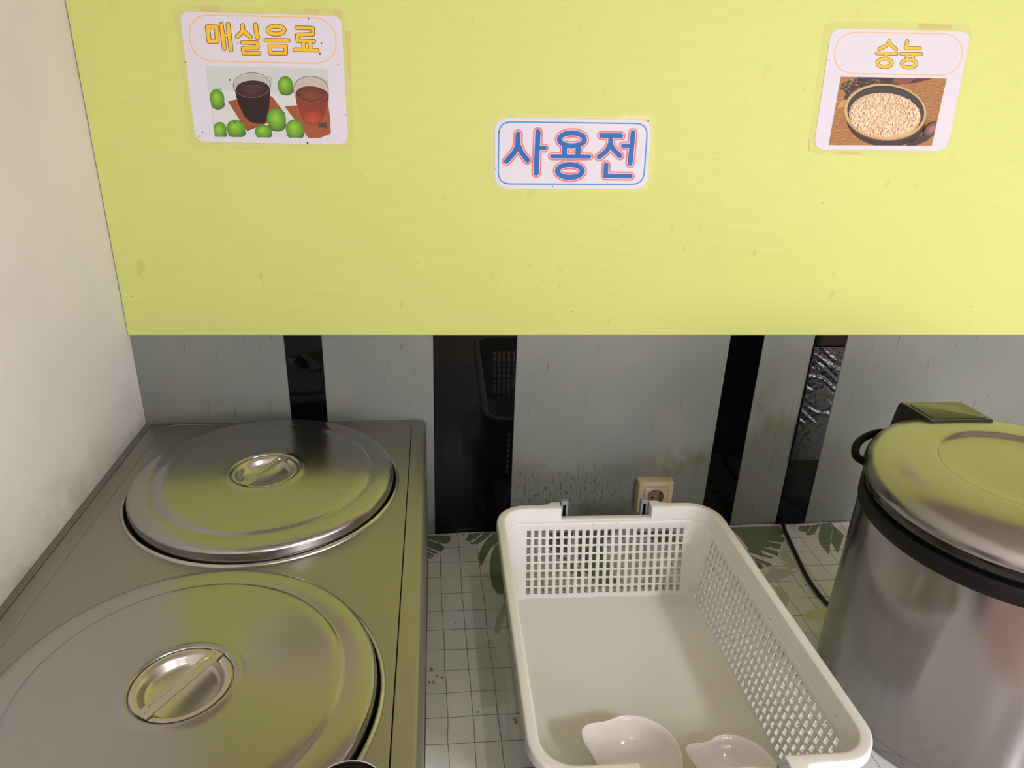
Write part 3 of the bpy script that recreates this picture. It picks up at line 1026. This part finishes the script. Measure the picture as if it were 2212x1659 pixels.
# plate with round opening: match each circle point with a point on the square
def sq_at(a, inset, y):
    h = (x1 - x0) / 2 - inset
    m = max(abs(math.cos(a)), abs(math.sin(a)))
    return ((x0 + x1) / 2 + h * math.cos(a) / m, y, czs + h * math.sin(a) / m)
AA = [2 * PI * (k + .5) / n for k in range(n)]
loft(bm, [[sq_at(a, 0.0128, yf + 0.0014) for a in AA], [sq_at(a, 0.0130, yf - 0.0003) for a in AA], [sq_at(a, 0.0136, yf - 0.0006) for a in AA],
          [(cxs + rs * math.cos(a), yf - 0.0006, czs + rs * math.sin(a)) for a in AA],
          [(cxs + (rs - .0006) * math.cos(a), yf, czs + (rs - .0006) * math.sin(a)) for a in AA]], True)
from_bm('face_plate', bm, M_SOCKET, sk)
bm = bmesh.new()
loft(bm, [[(cxs + (rs - .0006) * math.cos(a), yf - 0.0002, czs + (rs - .0006) * math.sin(a)) for a in AA],
          [(cxs + (rs - .0014) * math.cos(a), yf + 0.0135, czs + (rs - .0014) * math.sin(a)) for a in AA]], True, False, True)
o = from_bm('socket_well', bm, M_SOCKET_IN, sk); o['label'] = 'greyish round socket recess'
for dz, dx in ((0.0092, 0.001), (-0.0092, -0.001)):
    bm = bmesh.new()
    loft(bm, [[(cxs + dx + 0.0028 * math.cos(a), yf + 0.0131, czs + dz + 0.0028 * math.sin(a)) for a in AA[::2]],
              [(cxs + dx + 0.0024 * math.cos(a), yf + 0.0126, czs + dz + 0.0024 * math.sin(a)) for a in AA[::2]]], True, False, True)
    from_bm('pin_hole', bm, M_DARK, sk)
for sx in (-1, 1):
    box('earth_clip', (cxs + sx * 0.0160 - 0.0014, yf + 0.003, czs - 0.0035), (cxs + sx * 0.0160 + 0.0014, yf + 0.0128, czs + 0.0035), M_STEEL_STRAP, sk, 0.0004, 1)

# ------------------------------------------------------------------ food warmer on the left
UZ = 0.2710
UX0, UX1, UY0, UY1 = 0.0115, 0.5300, -0.9300, -0.0030
HOLES = [(0.2715, -0.2360), (0.2765, -0.6835)]
uw = empty('food_warmer', ((UX0 + UX1) / 2, (UY0 + UY1) / 2, 0.0), 'low stainless steel food warmer with two round lidded wells beside the white wall', 'food warmer')
ucx, ucy, ua, ub = (UX0 + UX1) / 2, (UY0 + UY1) / 2, (UX1 - UX0) / 2, (UY1 - UY0) / 2
bm = bmesh.new()
def ur(inset, z, r): return [(x, y, z) for x, y in rrect(ucx, ucy, ua - inset, ub - inset, r, 8)]
sx0, sx1, sy0, sy1 = 0.0395, 0.5020, -0.9050, -0.0120
icx, icy, ia, ib = (sx0 + sx1) / 2, (sy0 + sy1) / 2, (sx1 - sx0) / 2, (sy1 - sy0) / 2
def ir(inset, z, r=0.026): return [(x, y, z) for x, y in rrect(icx, icy, ia - inset, ib - inset, r, 8)]
loft(bm, [ur(0.001, 0.0012, 0.010), ur(0, 0.010, 0.010), ur(0, UZ - 0.006, 0.010), ur(0.0008, UZ - 0.0025, 0.010), ur(0.0025, UZ - 0.0006, 0.009), ur(0.005, UZ, 0.008),
          ir(-0.0012, UZ, 0.027), ir(-0.0004, UZ - 0.0008), ir(-0.0003, UZ - 0.004)], True, True, False)
from_bm('body', bm, M_STEEL_UNIT, uw)
# inset top plate with two round openings
bm = bmesh.new()
outer = [bm.verts.new(p) for p in ir(0.0007, UZ + 0.0004)]
ed = [bm.edges.new((outer[k], outer[(k + 1) % len(outer)])) for k in range(len(outer))]
lowv = [bm.verts.new(p) for p in ir(0.0006, UZ - 0.004)]
hole_r = 0.2140
for hx, hy in HOLES:
    vs = [bm.verts.new((hx + hole_r * math.cos(2 * PI * k / 96), hy + hole_r * math.sin(2 * PI * k / 96), UZ + 0.0004)) for k in range(96)]
    ed += [bm.edges.new((vs[k], vs[(k + 1) % 96])) for k in range(96)]
bmesh.ops.triangle_fill(bm, use_beauty=True, use_dissolve=False, edges=ed)
for k in range(len(outer)):
    k2 = (k + 1) % len(outer)
    bm.faces.new((outer[k], outer[k2], lowv[k2], lowv[k]))
bmesh.ops.recalc_face_normals(bm, faces=bm.faces)
from_bm('top_plate', bm, M_STEEL_UNIT, uw, True, 20, False)
for hx, hy in HOLES:
    lathe('collar', [(0.2160, 0.0004), (0.2156, 0.0016), (0.2142, 0.0032), (0.2122, 0.0038), (0.2106, 0.0032), (0.2096, 0.0014), (0.2092, -0.004)], (hx, hy, UZ), M_STEEL_STRAP, uw)
    o = lathe('well', [(0.2090, -0.003), (0.2086, -0.0160), (0.1500, -0.0160), (0.150, -0.20), (0.0, -0.20)], (hx, hy, UZ), M_DARK, uw)
    o['label'] = 'dark round well'


# lids
def make_lid(cx, cy, label, strap_angle, dz=0.0):
    z = 0.2556
    root = empty('pot_lid', (cx, cy, z), label, 'lid', 'round steel lids on the food warmer')
    R = 0.2055
    lathe('lid_disc', [(R - 0.002, 0.0), (R, 0.0006), (R, 0.0300), (R - 0.0008, 0.0335), (R - 0.0030, 0.0362), (R - 0.0065, 0.0375), (R - 0.012, 0.0382),
                       (0.1760, 0.0395), (0.1722, 0.0388), (0.1698, 0.0389), (0.1676, 0.0410), (0.1640, 0.0421), (0.1500, 0.0421), (0.1000, 0.0434), (0.0680, 0.0440), (0.0625, 0.0441),
                       (0.0592, 0.0452), (0.0565, 0.0462), (0.0540, 0.0458), (0.0525, 0.0444), (0.0520, 0.0425), (0.0512, 0.0425)], (cx, cy, z), M_STEEL_LID, root, 160, 50)
    lathe('handle_dish', [(0.0511, 0.0428), (0.0509, 0.0440), (0.0498, 0.0444), (0.0455, 0.0440), (0.0435, 0.0430), (0.0418, 0.0405), (0.0395, 0.0360), (0.0370, 0.0325), (0.0335, 0.0312), (0.0, 0.0308)],
          (cx, cy, z), M_STEEL_STRAP, root, 96, 40)
    # strap with a pressed slot
    ca, sa = math.cos(strap_angle), math.sin(strap_angle)
    L, W, t = 0.0510, 0.0078, 0.0012
    zt = z + 0.0462

    def loc(u, v, zz): return (cx + u * ca - v * sa, cy + u * sa + v * ca, zz)

    def slot(l, w, zz, n=8):
        P = []
        for k in range(n + 1):
            a = -PI / 2 + PI * k / n
            P.append(loc(l - w + w * math.cos(a), w * math.sin(a), zz))
        for k in range(n + 1):
            a = PI / 2 + PI * k / n
            P.append(loc(-(l - w) + w * math.cos(a), w * math.sin(a), zz))
        return P

    def rect(l, w, zz, n=8):
        P = []
        for k in range(n + 1):
            f = -1 + 2 * k / n
            P.append(loc(l, w * f, zz))
        for k in range(n + 1):
            f = 1 - 2 * k / n
            P.append(loc(-l, w * f, zz))
        return P
    bm = bmesh.new()
    loft(bm, [rect(L, W, zt - t), rect(L, W, zt - 0.0002), rect(L - .0003, W - .0003, zt), slot(0.0400, 0.0044, zt), slot(0.0394, 0.0038, zt - 0.0011), slot(0.0390, 0.0034, zt - 0.0011)], True, True, True)
    from_bm('handle_strap', bm, M_STEEL_STRAP, root, True, 25)
    for sx in (-1, 1):
        bm = bmesh.new()
        loft(bm, [[loc(sx * 0.0462 + 0.0011 * math.cos(a), 0.0011 * math.sin(a), zt + h) for a in [2 * PI * k / 10 for k in range(10)]] for h in (0.00001, 0.0003)], True, False, True)
        from_bm('rivet', bm, M_STEEL_UNIT, root)
    return root


make_lid(HOLES[0][0] + 0.001, HOLES[0][1] - 0.0015, 'round steel pot lid on the farther well, against the grey tile wall', math.radians(61))
make_lid(HOLES[1][0] + 0.001, HOLES[1][1], 'round steel pot lid on the nearer well, cut off by the lower left', math.radians(58.5))

# steel cup at the front edge of the warmer
cup = empty('cup', (0.4735, -0.862, UZ + 0.0005), 'small stainless steel cup in front of the nearer lid, rim just showing', 'cup')
lathe('cup_body', [(0.0, 0.0), (0.026, 0.0), (0.0285, 0.002), (0.0305, 0.03), (0.0318, 0.066), (0.0325, 0.0745), (0.0333, 0.0752), (0.0336, 0.0746), (0.0330, 0.0738)], (0.4735, -0.862, UZ + 0.0005), M_STEEL_CUP, cup, 64)
lathe('cup_inside', [(0.0326, 0.0740), (0.0310, 0.066), (0.0298, 0.03), (0.0275, 0.004), (0.025, 0.002), (0.0, 0.002)], (0.4735, -0.862, UZ + 0.0005), M_STEEL_CUP, cup, 64)

# ------------------------------------------------------------------ rice warmer on the right
KX, KY = 1.3712, -0.4914
kc = empty('rice_warmer', (KX, KY, 0.0), 'large round stainless steel electric rice warmer with domed lid at the right edge', 'rice cooker')
ZB = 0.0016
lathe('base_ring', [(0.0, 0.0), (0.186, 0.0), (0.1960, 0.0015), (0.1985, 0.004), (0.1990, 0.0235), (0.1982, 0.0242)], (KX, KY, ZB), M_STEEL_BODY, kc, 160)
lathe('body', [(0.1984, 0.0246), (0.1995, 0.0252), (0.1995, 0.3330), (0.1988, 0.3335)], (KX, KY, ZB), M_STEEL_BODY, kc, 160)
o = lathe('collar_band', [(0.1985, 0.3322), (0.2012, 0.3326), (0.2018, 0.3345), (0.2018, 0.3550), (0.2010, 0.3572), (0.1985, 0.3580), (0.1930, 0.3582)], (KX, KY, ZB), M_BAND, kc, 160)
o['label'] = 'dark plastic collar band'
o = lathe('gasket', [(0.1930, 0.3580), (0.1930, 0.3640), (0.1990, 0.3648), (0.2005, 0.3670), (0.2005, 0.3780), (0.1985, 0.3800), (0.19, 0.3802)], (KX, KY, ZB), M_RUBBER, kc, 160)
o['label'] = 'black rubber gasket'
lathe('lid', [(0.1930, 0.3790), (0.2020, 0.3796), (0.2042, 0.3815), (0.2050, 0.3860), (0.2042, 0.3940), (0.2010, 0.4025), (0.1955, 0.4105), (0.1880, 0.4165), (0.1785, 0.4207), (0.1660, 0.4236),
              (0.1500, 0.4254), (0.1320, 0.4262), (0.1190, 0.4264), (0.1150, 0.4260), (0.1120, 0.4236), (0.1095, 0.4206), (0.1060, 0.4196), (0.0700, 0.4200), (0.0300, 0.4210), (0.0, 0.4213)],
      (KX, KY, ZB), M_STEEL_CLID, kc, 192, 60)
# hinge cover at the back
hinge = bmesh.new()
def hq(y, z, hw, cx): return None
hx0, hx1 = KX - 0.0535, KX + 0.0510
prof = [(-0.345, 0.4185), (-0.345, 0.4270), (-0.3425, 0.4295), (-0.292, 0.4325), (-0.2800, 0.4315), (-0.2765, 0.4270), (-0.2700, 0.3700), (-0.2980, 0.3660), (-0.3000, 0.4080)]
loops = []
for x, ins in ((hx0, 0.0016), (hx0 + 0.0016, 0.0), (hx1 - 0.0016, 0.0), (hx1, 0.0016)):
    L = []
    cyy = sum(a for a, b in prof) / len(prof); czz = sum(b for a, b in prof) / len(prof)
    for y, z in prof:
        d = Vector((y - cyy, z - czz)); d = d * (1 - ins / max(d.length, 1e-6) * 1.0)
        L.append((x - (y + 0.318) * 0.22, cyy + d.x, czz + d.y + ZB - 0.001))
    loops.append(L)
loft(hinge, loops, True, True, True)
from_bm('hinge_cover', hinge, M_HINGE, kc, True, 30)
bm = bmesh.new()
ht = [(-0.3395, 0.4298), (-0.2900, 0.4327)]
def hp(u, v, dz):
    y = ht[0][0] + (ht[1][0] - ht[0][0]) * v; z = ht[0][1] + (ht[1][1] - ht[0][1]) * v + dz + ZB - 0.001
    return (hx0 + 0.006 + (hx1 - hx0 - 0.012) * u - (y + 0.318) * 0.22, y, z)
A = [(u, v) for u, v in rrect(.5, .5, .5, .5, .08, 4)]
loft(bm, [[hp(u, v, -0.0006) for u, v in A], [hp(u, v, 0.0007) for u, v in A], [hp(.5 + (u - .5) * .985, .5 + (v - .5) * .97, 0.0011) for u, v in A]], True, True, True)
from_bm('hinge_cap', bm, M_HINGE, kc, True, 30)
# side carrying loop at the back left
H = []
for adeg, rr in ((116, 0.197), (119, 0.210), (124, 0.2150), (131, 0.2180), (138, 0.2190), (145, 0.2175), (150, 0.214), (153, 0.205), (154, 0.197)):
    a = math.radians(adeg)
    H.append((KX + rr * math.cos(a), KY + rr * math.sin(a), 0.3910))
o = tube('side_handle', H, 0.0060, M_BLACK, kc)

# power cord
tag(tube('power_cord', [(1.3125, -0.0085, 0.0075), (1.3100, -0.0150, 0.0068), (1.3045, -0.0370, 0.0060), (1.2990, -0.0700, 0.0056), (1.2890, -0.1300, 0.0056), (1.2810, -0.1850, 0.0056), (1.2790, -0.2300, 0.0056), (1.2830, -0.2700, 0.0056), (1.2960, -0.3080, 0.0062)], 0.0043, M_CORD),
    'black power cord running across the oilcloth from the wall to the rice warmer', 'cord')

# ------------------------------------------------------------------ ivory basket
BX, BY, BROT, RACK = 0.8655, -0.4535, -0.012, 0.0205   # the soft plastic is a little racked
bk = empty('basket', (BX, BY, 0.0012), 'ivory plastic basket with rows of small holes between warmer and rice warmer', 'basket')
A0, B0, R0, ZF = 0.1680, 0.2300, 0.016, 0.0048
A1, B1, R1, ZT = 0.1950, 0.2655, 0.0420, 0.1800


def brot(x, y, z):
    return (BX + x * (1.0105 - 0.0904 * y) - y * RACK, BY + y + x * BROT, z)


def side_stations(n_holes, margin, frac):
    """fractions -1..1 along a side; returns (list, set of indices whose cell is a hole)"""
    T, holes = [-1.0], set()
    pitch = 2 * (1 - margin) / n_holes
    for k in range(n_holes):
        a = -(1 - margin) + pitch * k + pitch * (1 - frac) / 2
        T.append(a); holes.add(len(T) - 1)
        T.append(a + pitch * frac)
    T.append(1.0)
    return T, holes


PER = []          # each entry: function (f) -> (x, y) with f = 0 floor .. 1 rim; hole flag to next; notch position
TB, HB = side_stations(22, 0.004, 0.53)
TR, HR = side_stations(32, 0.012, 0.54)
NOTCH = 0.0855    # half width of the handle cut-out in the two short sides


def interp(f, v0, v1): return v0 + (v1 - v0) * f


def add_side(axis, sgn, T, Hs):
    for i, t in enumerate(T):
        def fn(f, t=t):
            a, b, r = interp(f, A0, A1), interp(f, B0, B1), interp(f, R0, R1)
            if axis == 'x': return (sgn * -1 * t * (a - r) * -1 if False else (t * (a - r)) * (-sgn), sgn * b)
            return (sgn * a, (t * (b - r)) * sgn)
        PER.append([fn, i in Hs, axis])


def add_arc(qx, qy, a_start, n=8):
    for k in range(1, n):
        t = math.radians(a_start + 90 * k / n)
        def fn(f, t=t):
            a, b, r = interp(f, A0, A1), interp(f, B0, B1), interp(f, R0, R1)
            return (qx * (a - r) + r * math.cos(t), qy * (b - r) + r * math.sin(t))
        PER.append([fn, False, 'c'])


# counter-clockwise: right side (y -..+), corner, back side (x +..-), corner, left side (y +..-), corner, front side (x -..+), corner
add_side('y', 1, TR, HR); add_arc(1, 1, 0)
add_side('x', 1, TB, HB); add_arc(-1, 1, 90)
add_side('y', -1, TR, HR); add_arc(-1, -1, 180)
add_side('x', -1, TB, HB); add_arc(1, -1, 270)
# insert the notch edges on the short sides
PER2 = []
for i, e in enumerate(PER):
    PER2.append(e)
NP = len(PER2)
rows = [ZF + 0.0040]
hole_rows = set()
zb, zt_, nr_, fr_ = 0.0120, 0.1400, 8, 0.78
pz = (zt_ - zb) / nr_
for k in range(nr_):
    a = zb + pz * k + pz * (1 - fr_) / 2
    rows.append(a); hole_rows.add(len(rows) - 1)
    rows.append(a + pz * fr_)
rows += [0.1480, 0.1552]
bm = bmesh.new()


def bpt(e, z, off=0.0, zz=None):
    f = (z - ZF) / (ZT - ZF)
    x, y = e[0](f)
    if off:
        # outward offset along the local normal of a rounded rectangle
        a, b, r = interp(f, A0, A1), interp(f, B0, B1), interp(f, R0, R1)
        qx, qy = max(-(a - r), min(a - r, x)), max(-(b - r), min(b - r, y))
        d = Vector((x - qx, y - qy))
        if d.length > 1e-9:
            d.normalize(); x += d.x * off; y += d.y * off
    return brot(x, y, z if zz is None else zz)


lay = [[bm.verts.new(bpt(e, z)) for e in PER2] for z in rows]
for j in range(len(rows) - 1):
    for k in range(NP):
        k2 = (k + 1) % NP
        if PER2[k][1] and j in hole_rows: continue
        bm.faces.new((lay[j][k], lay[j][k2], lay[j + 1][k2], lay[j + 1][k]))
# floor with a small fillet
f1 = [bm.verts.new(bpt(e, ZF, -0.0012, ZF + 0.0012)) for e in PER2]
f2 = [bm.verts.new(bpt(e, ZF, -0.0040, ZF)) for e in PER2]
for A, B in ((lay[0], f1), (f1, f2)):
    for k in range(NP):
        k2 = (k + 1) % NP
        bm.faces.new((B[k], B[k2], A[k2], A[k]))
bm.faces.new(f2)
# keep the shell thickness outward
bmesh.ops.recalc_face_normals(bm, faces=bm.faces)
shell = from_bm('basket_shell', bm, M_BASKET, bk, True, 40, False)
mod = shell.modifiers.new('thickness', 'SOLIDIFY'); mod.thickness = 0.0028; mod.offset = 0.0

# rim: upper wall, rounded edge and turned-down lip; lower in the two handle cut-outs
RS = []           # resampled perimeter, denser at the notch
for k, e in enumerate(PER2):
    RS.append((e, None))
xs_side = [-1.0, -0.98]
RIM = []
def rim_side_x(sgn):
    # x fractions along a short side, with doubled stations at the notch ends
    L = A1 - R1
    nt = NOTCH / L
    seq = [(-1, 0), (-0.9, 0), (-nt - 0.24, 0), (-nt - 0.15, 1), (-nt - 0.11, 2), (-nt, 2), (-nt, 3), (-nt + .06, 3), (0, 3), (nt - .06, 3), (nt, 3), (nt, 2), (nt + 0.11, 2), (nt + 0.15, 1), (nt + 0.24, 0), (0.9, 0), (1, 0)]
    for t, kind in seq:
        def fn(f, t=t):
            a, b, r = interp(f, A0, A1), interp(f, B0, B1), interp(f, R0, R1)
            return (t * (a - r) * (-sgn), sgn * b)
        RIM.append(([fn], kind))
def rim_side_y(sgn):
    for t in (-1, -.5, 0, .5, 1):
        def fn(f, t=t):
            a, b, r = interp(f, A0, A1), interp(f, B0, B1), interp(f, R0, R1)
            return (sgn * a, t * (b - r) * sgn)
        RIM.append(([fn], 0))
def rim_arc(qx, qy, s):
    for k in range(1, 10):
        t = math.radians(s + 90 * k / 10)
        def fn(f, t=t):
            a, b, r = interp(f, A0, A1), interp(f, B0, B1), interp(f, R0, R1)
            return (qx * (a - r) + r * math.cos(t), qy * (b - r) + r * math.sin(t))
        RIM.append(([fn], 0))
rim_side_y(1); rim_arc(1, 1, 0); rim_side_x(1); rim_arc(-1, 1, 90); rim_side_y(-1); rim_arc(-1, -1, 180); rim_side_x(-1); rim_arc(1, -1, 270)
bm = bmesh.new()
prof = [(-0.0016, 'w'), (-0.0016, -0.0040), (-0.0012, -0.0014), (0.0002, -0.0003), (0.0020, 0.0), (0.0100, 0.0), (0.0118, -0.0004), (0.0130, -0.0016), (0.0135, -0.0036), (0.0140, -0.0150), (0.0126, -0.0156), (0.0116, -0.0150), (0.0108, -0.0034), (0.0030, -0.0034), (0.0016, 'w')]
loops = []
for off, dz in prof:
    L = []
    for e, kind in RIM:
        top = ZT - (0.0215 if kind == 3 else 0.0)
        o2 = off + (0.0085 if kind == 2 and off > 0.009 else (0.0022 if kind == 1 and off > 0.009 else 0))
        if kind == 3 and off > 0.0105: o2 = 0.0105 + (off - 0.0105) * 0.3
        if dz == 'w': L.append(bpt(e, 0.1550, off))
        else: L.append(bpt(e, min(top, ZT), o2, top + dz))
    loops.append(L)
loft(bm, loops, True)
from_bm('rim', bm, M_BASKET, bk, True, 40)
# grey handle clips at the ends of the cut-outs
for sgn in (1, -1):
    for sx in (-1, 1):
        bm = bmesh.new()
        xc = sx * (NOTCH - 0.0090)
        yc = sgn * (B1 + 0.0185)
        W2, D2 = 0.0068, 0.0050
        bm_box(bm, (xc - W2, yc - D2, ZT - 0.040), (xc - 0.0028, yc + D2, ZT + 0.0030), 0.0009, 2)
        bm_box(bm, (xc + 0.0028, yc - D2, ZT - 0.040), (xc + W2, yc + D2, ZT + 0.0030), 0.0009, 2)
        bm_box(bm, (xc - W2, yc - D2, ZT - 0.0032), (xc + W2, yc + D2, ZT + 0.0046), 0.0012, 2)
        for v in bm.verts: v.co = brot(*v.co)
        o = from_bm('handle_clip', bm, M_CLIP, bk)
        o['label'] = 'grey plastic handle clip'
        bm = bmesh.new()
        bm_box(bm, (xc - 0.0028, yc - 0.0010, ZT - 0.038), (xc + 0.0028, yc + 0.0030, ZT - 0.0030))
        for v in bm.verts: v.co = brot(*v.co)
        s = from_bm('clip_slot', bm, M_BLACK, o)
        s['label'] = 'black slot'


# ------------------------------------------------------------------ two white dipper bowls in the basket
def dipper(cx, cy, R, h, tip_dir, tip_len, waist, width, label):
    z0 = ZF + 0.0018
    root = empty('dipper_bowl', (cx, cy, z0), label, 'bowl', 'white dipper bowls in the ivory basket')
    prof = [(0.0, 0.0), (0.34, 0.0), (0.38, 0.01), (0.52, 0.07), (0.72, 0.25), (0.87, 0.52), (0.95, 0.80), (0.985, 0.96), (1.0, 1.0), (0.985, 1.015), (0.962, 0.995), (0.925, 0.80), (0.845, 0.53), (0.70, 0.28), (0.50, 0.115), (0.34, 0.075), (0.0, 0.065)]
    n = 72
    V, Fc, rings = [], [], []
    for r, z in prof:
        if r == 0: V.append((cx, cy, z0 + z * h)); rings.append([len(V) - 1]); continue
        b = len(V)
        for k in range(n):
            a = 2 * PI * k / n
            da = (a - tip_dir + PI) % (2 * PI) - PI
            # pointed spout on one side with slight waists next to it
            w = math.exp(-(da / width) ** 2) * tip_len - waist * math.exp(-((abs(da) - 0.62) / 0.22) ** 2)
            hh = max(0.0, (z - 0.05)) ** 0.8
            rr = R * r * (1 + w * hh)
            lift = 0.10 * h * math.exp(-(da / 0.30) ** 2) * max(0, z) ** 2
            V.append((cx + rr * math.cos(a), cy + rr * math.sin(a), z0 + z * h + lift))
        rings.append(list(range(b, b + n)))
    for A, B in zip(rings[:-1], rings[1:]):
        for k in range(n):
            k2 = (k + 1) % n
            if len(A) == 1: Fc.append((A[0], B[k], B[k2]))
            elif len(B) == 1: Fc.append((A[k], A[k2], B[0]))
            else: Fc.append((A[k], A[k2], B[k2], B[k]))
    return build('bowl_shell', V, Fc, M_BOWL, root, True, 60)


dipper(0.8235, -0.6020, 0.0625, 0.047, math.radians(151), 0.30, 0.02, 0.34, 'larger-looking white dipper bowl with pointed spout in front left of the basket')
dipper(0.9600, -0.6300, 0.0570, 0.037, math.radians(151), 0.30, 0.06, 0.26, 'white dipper bowl partly hidden by the basket front rim, right of the other bowl')
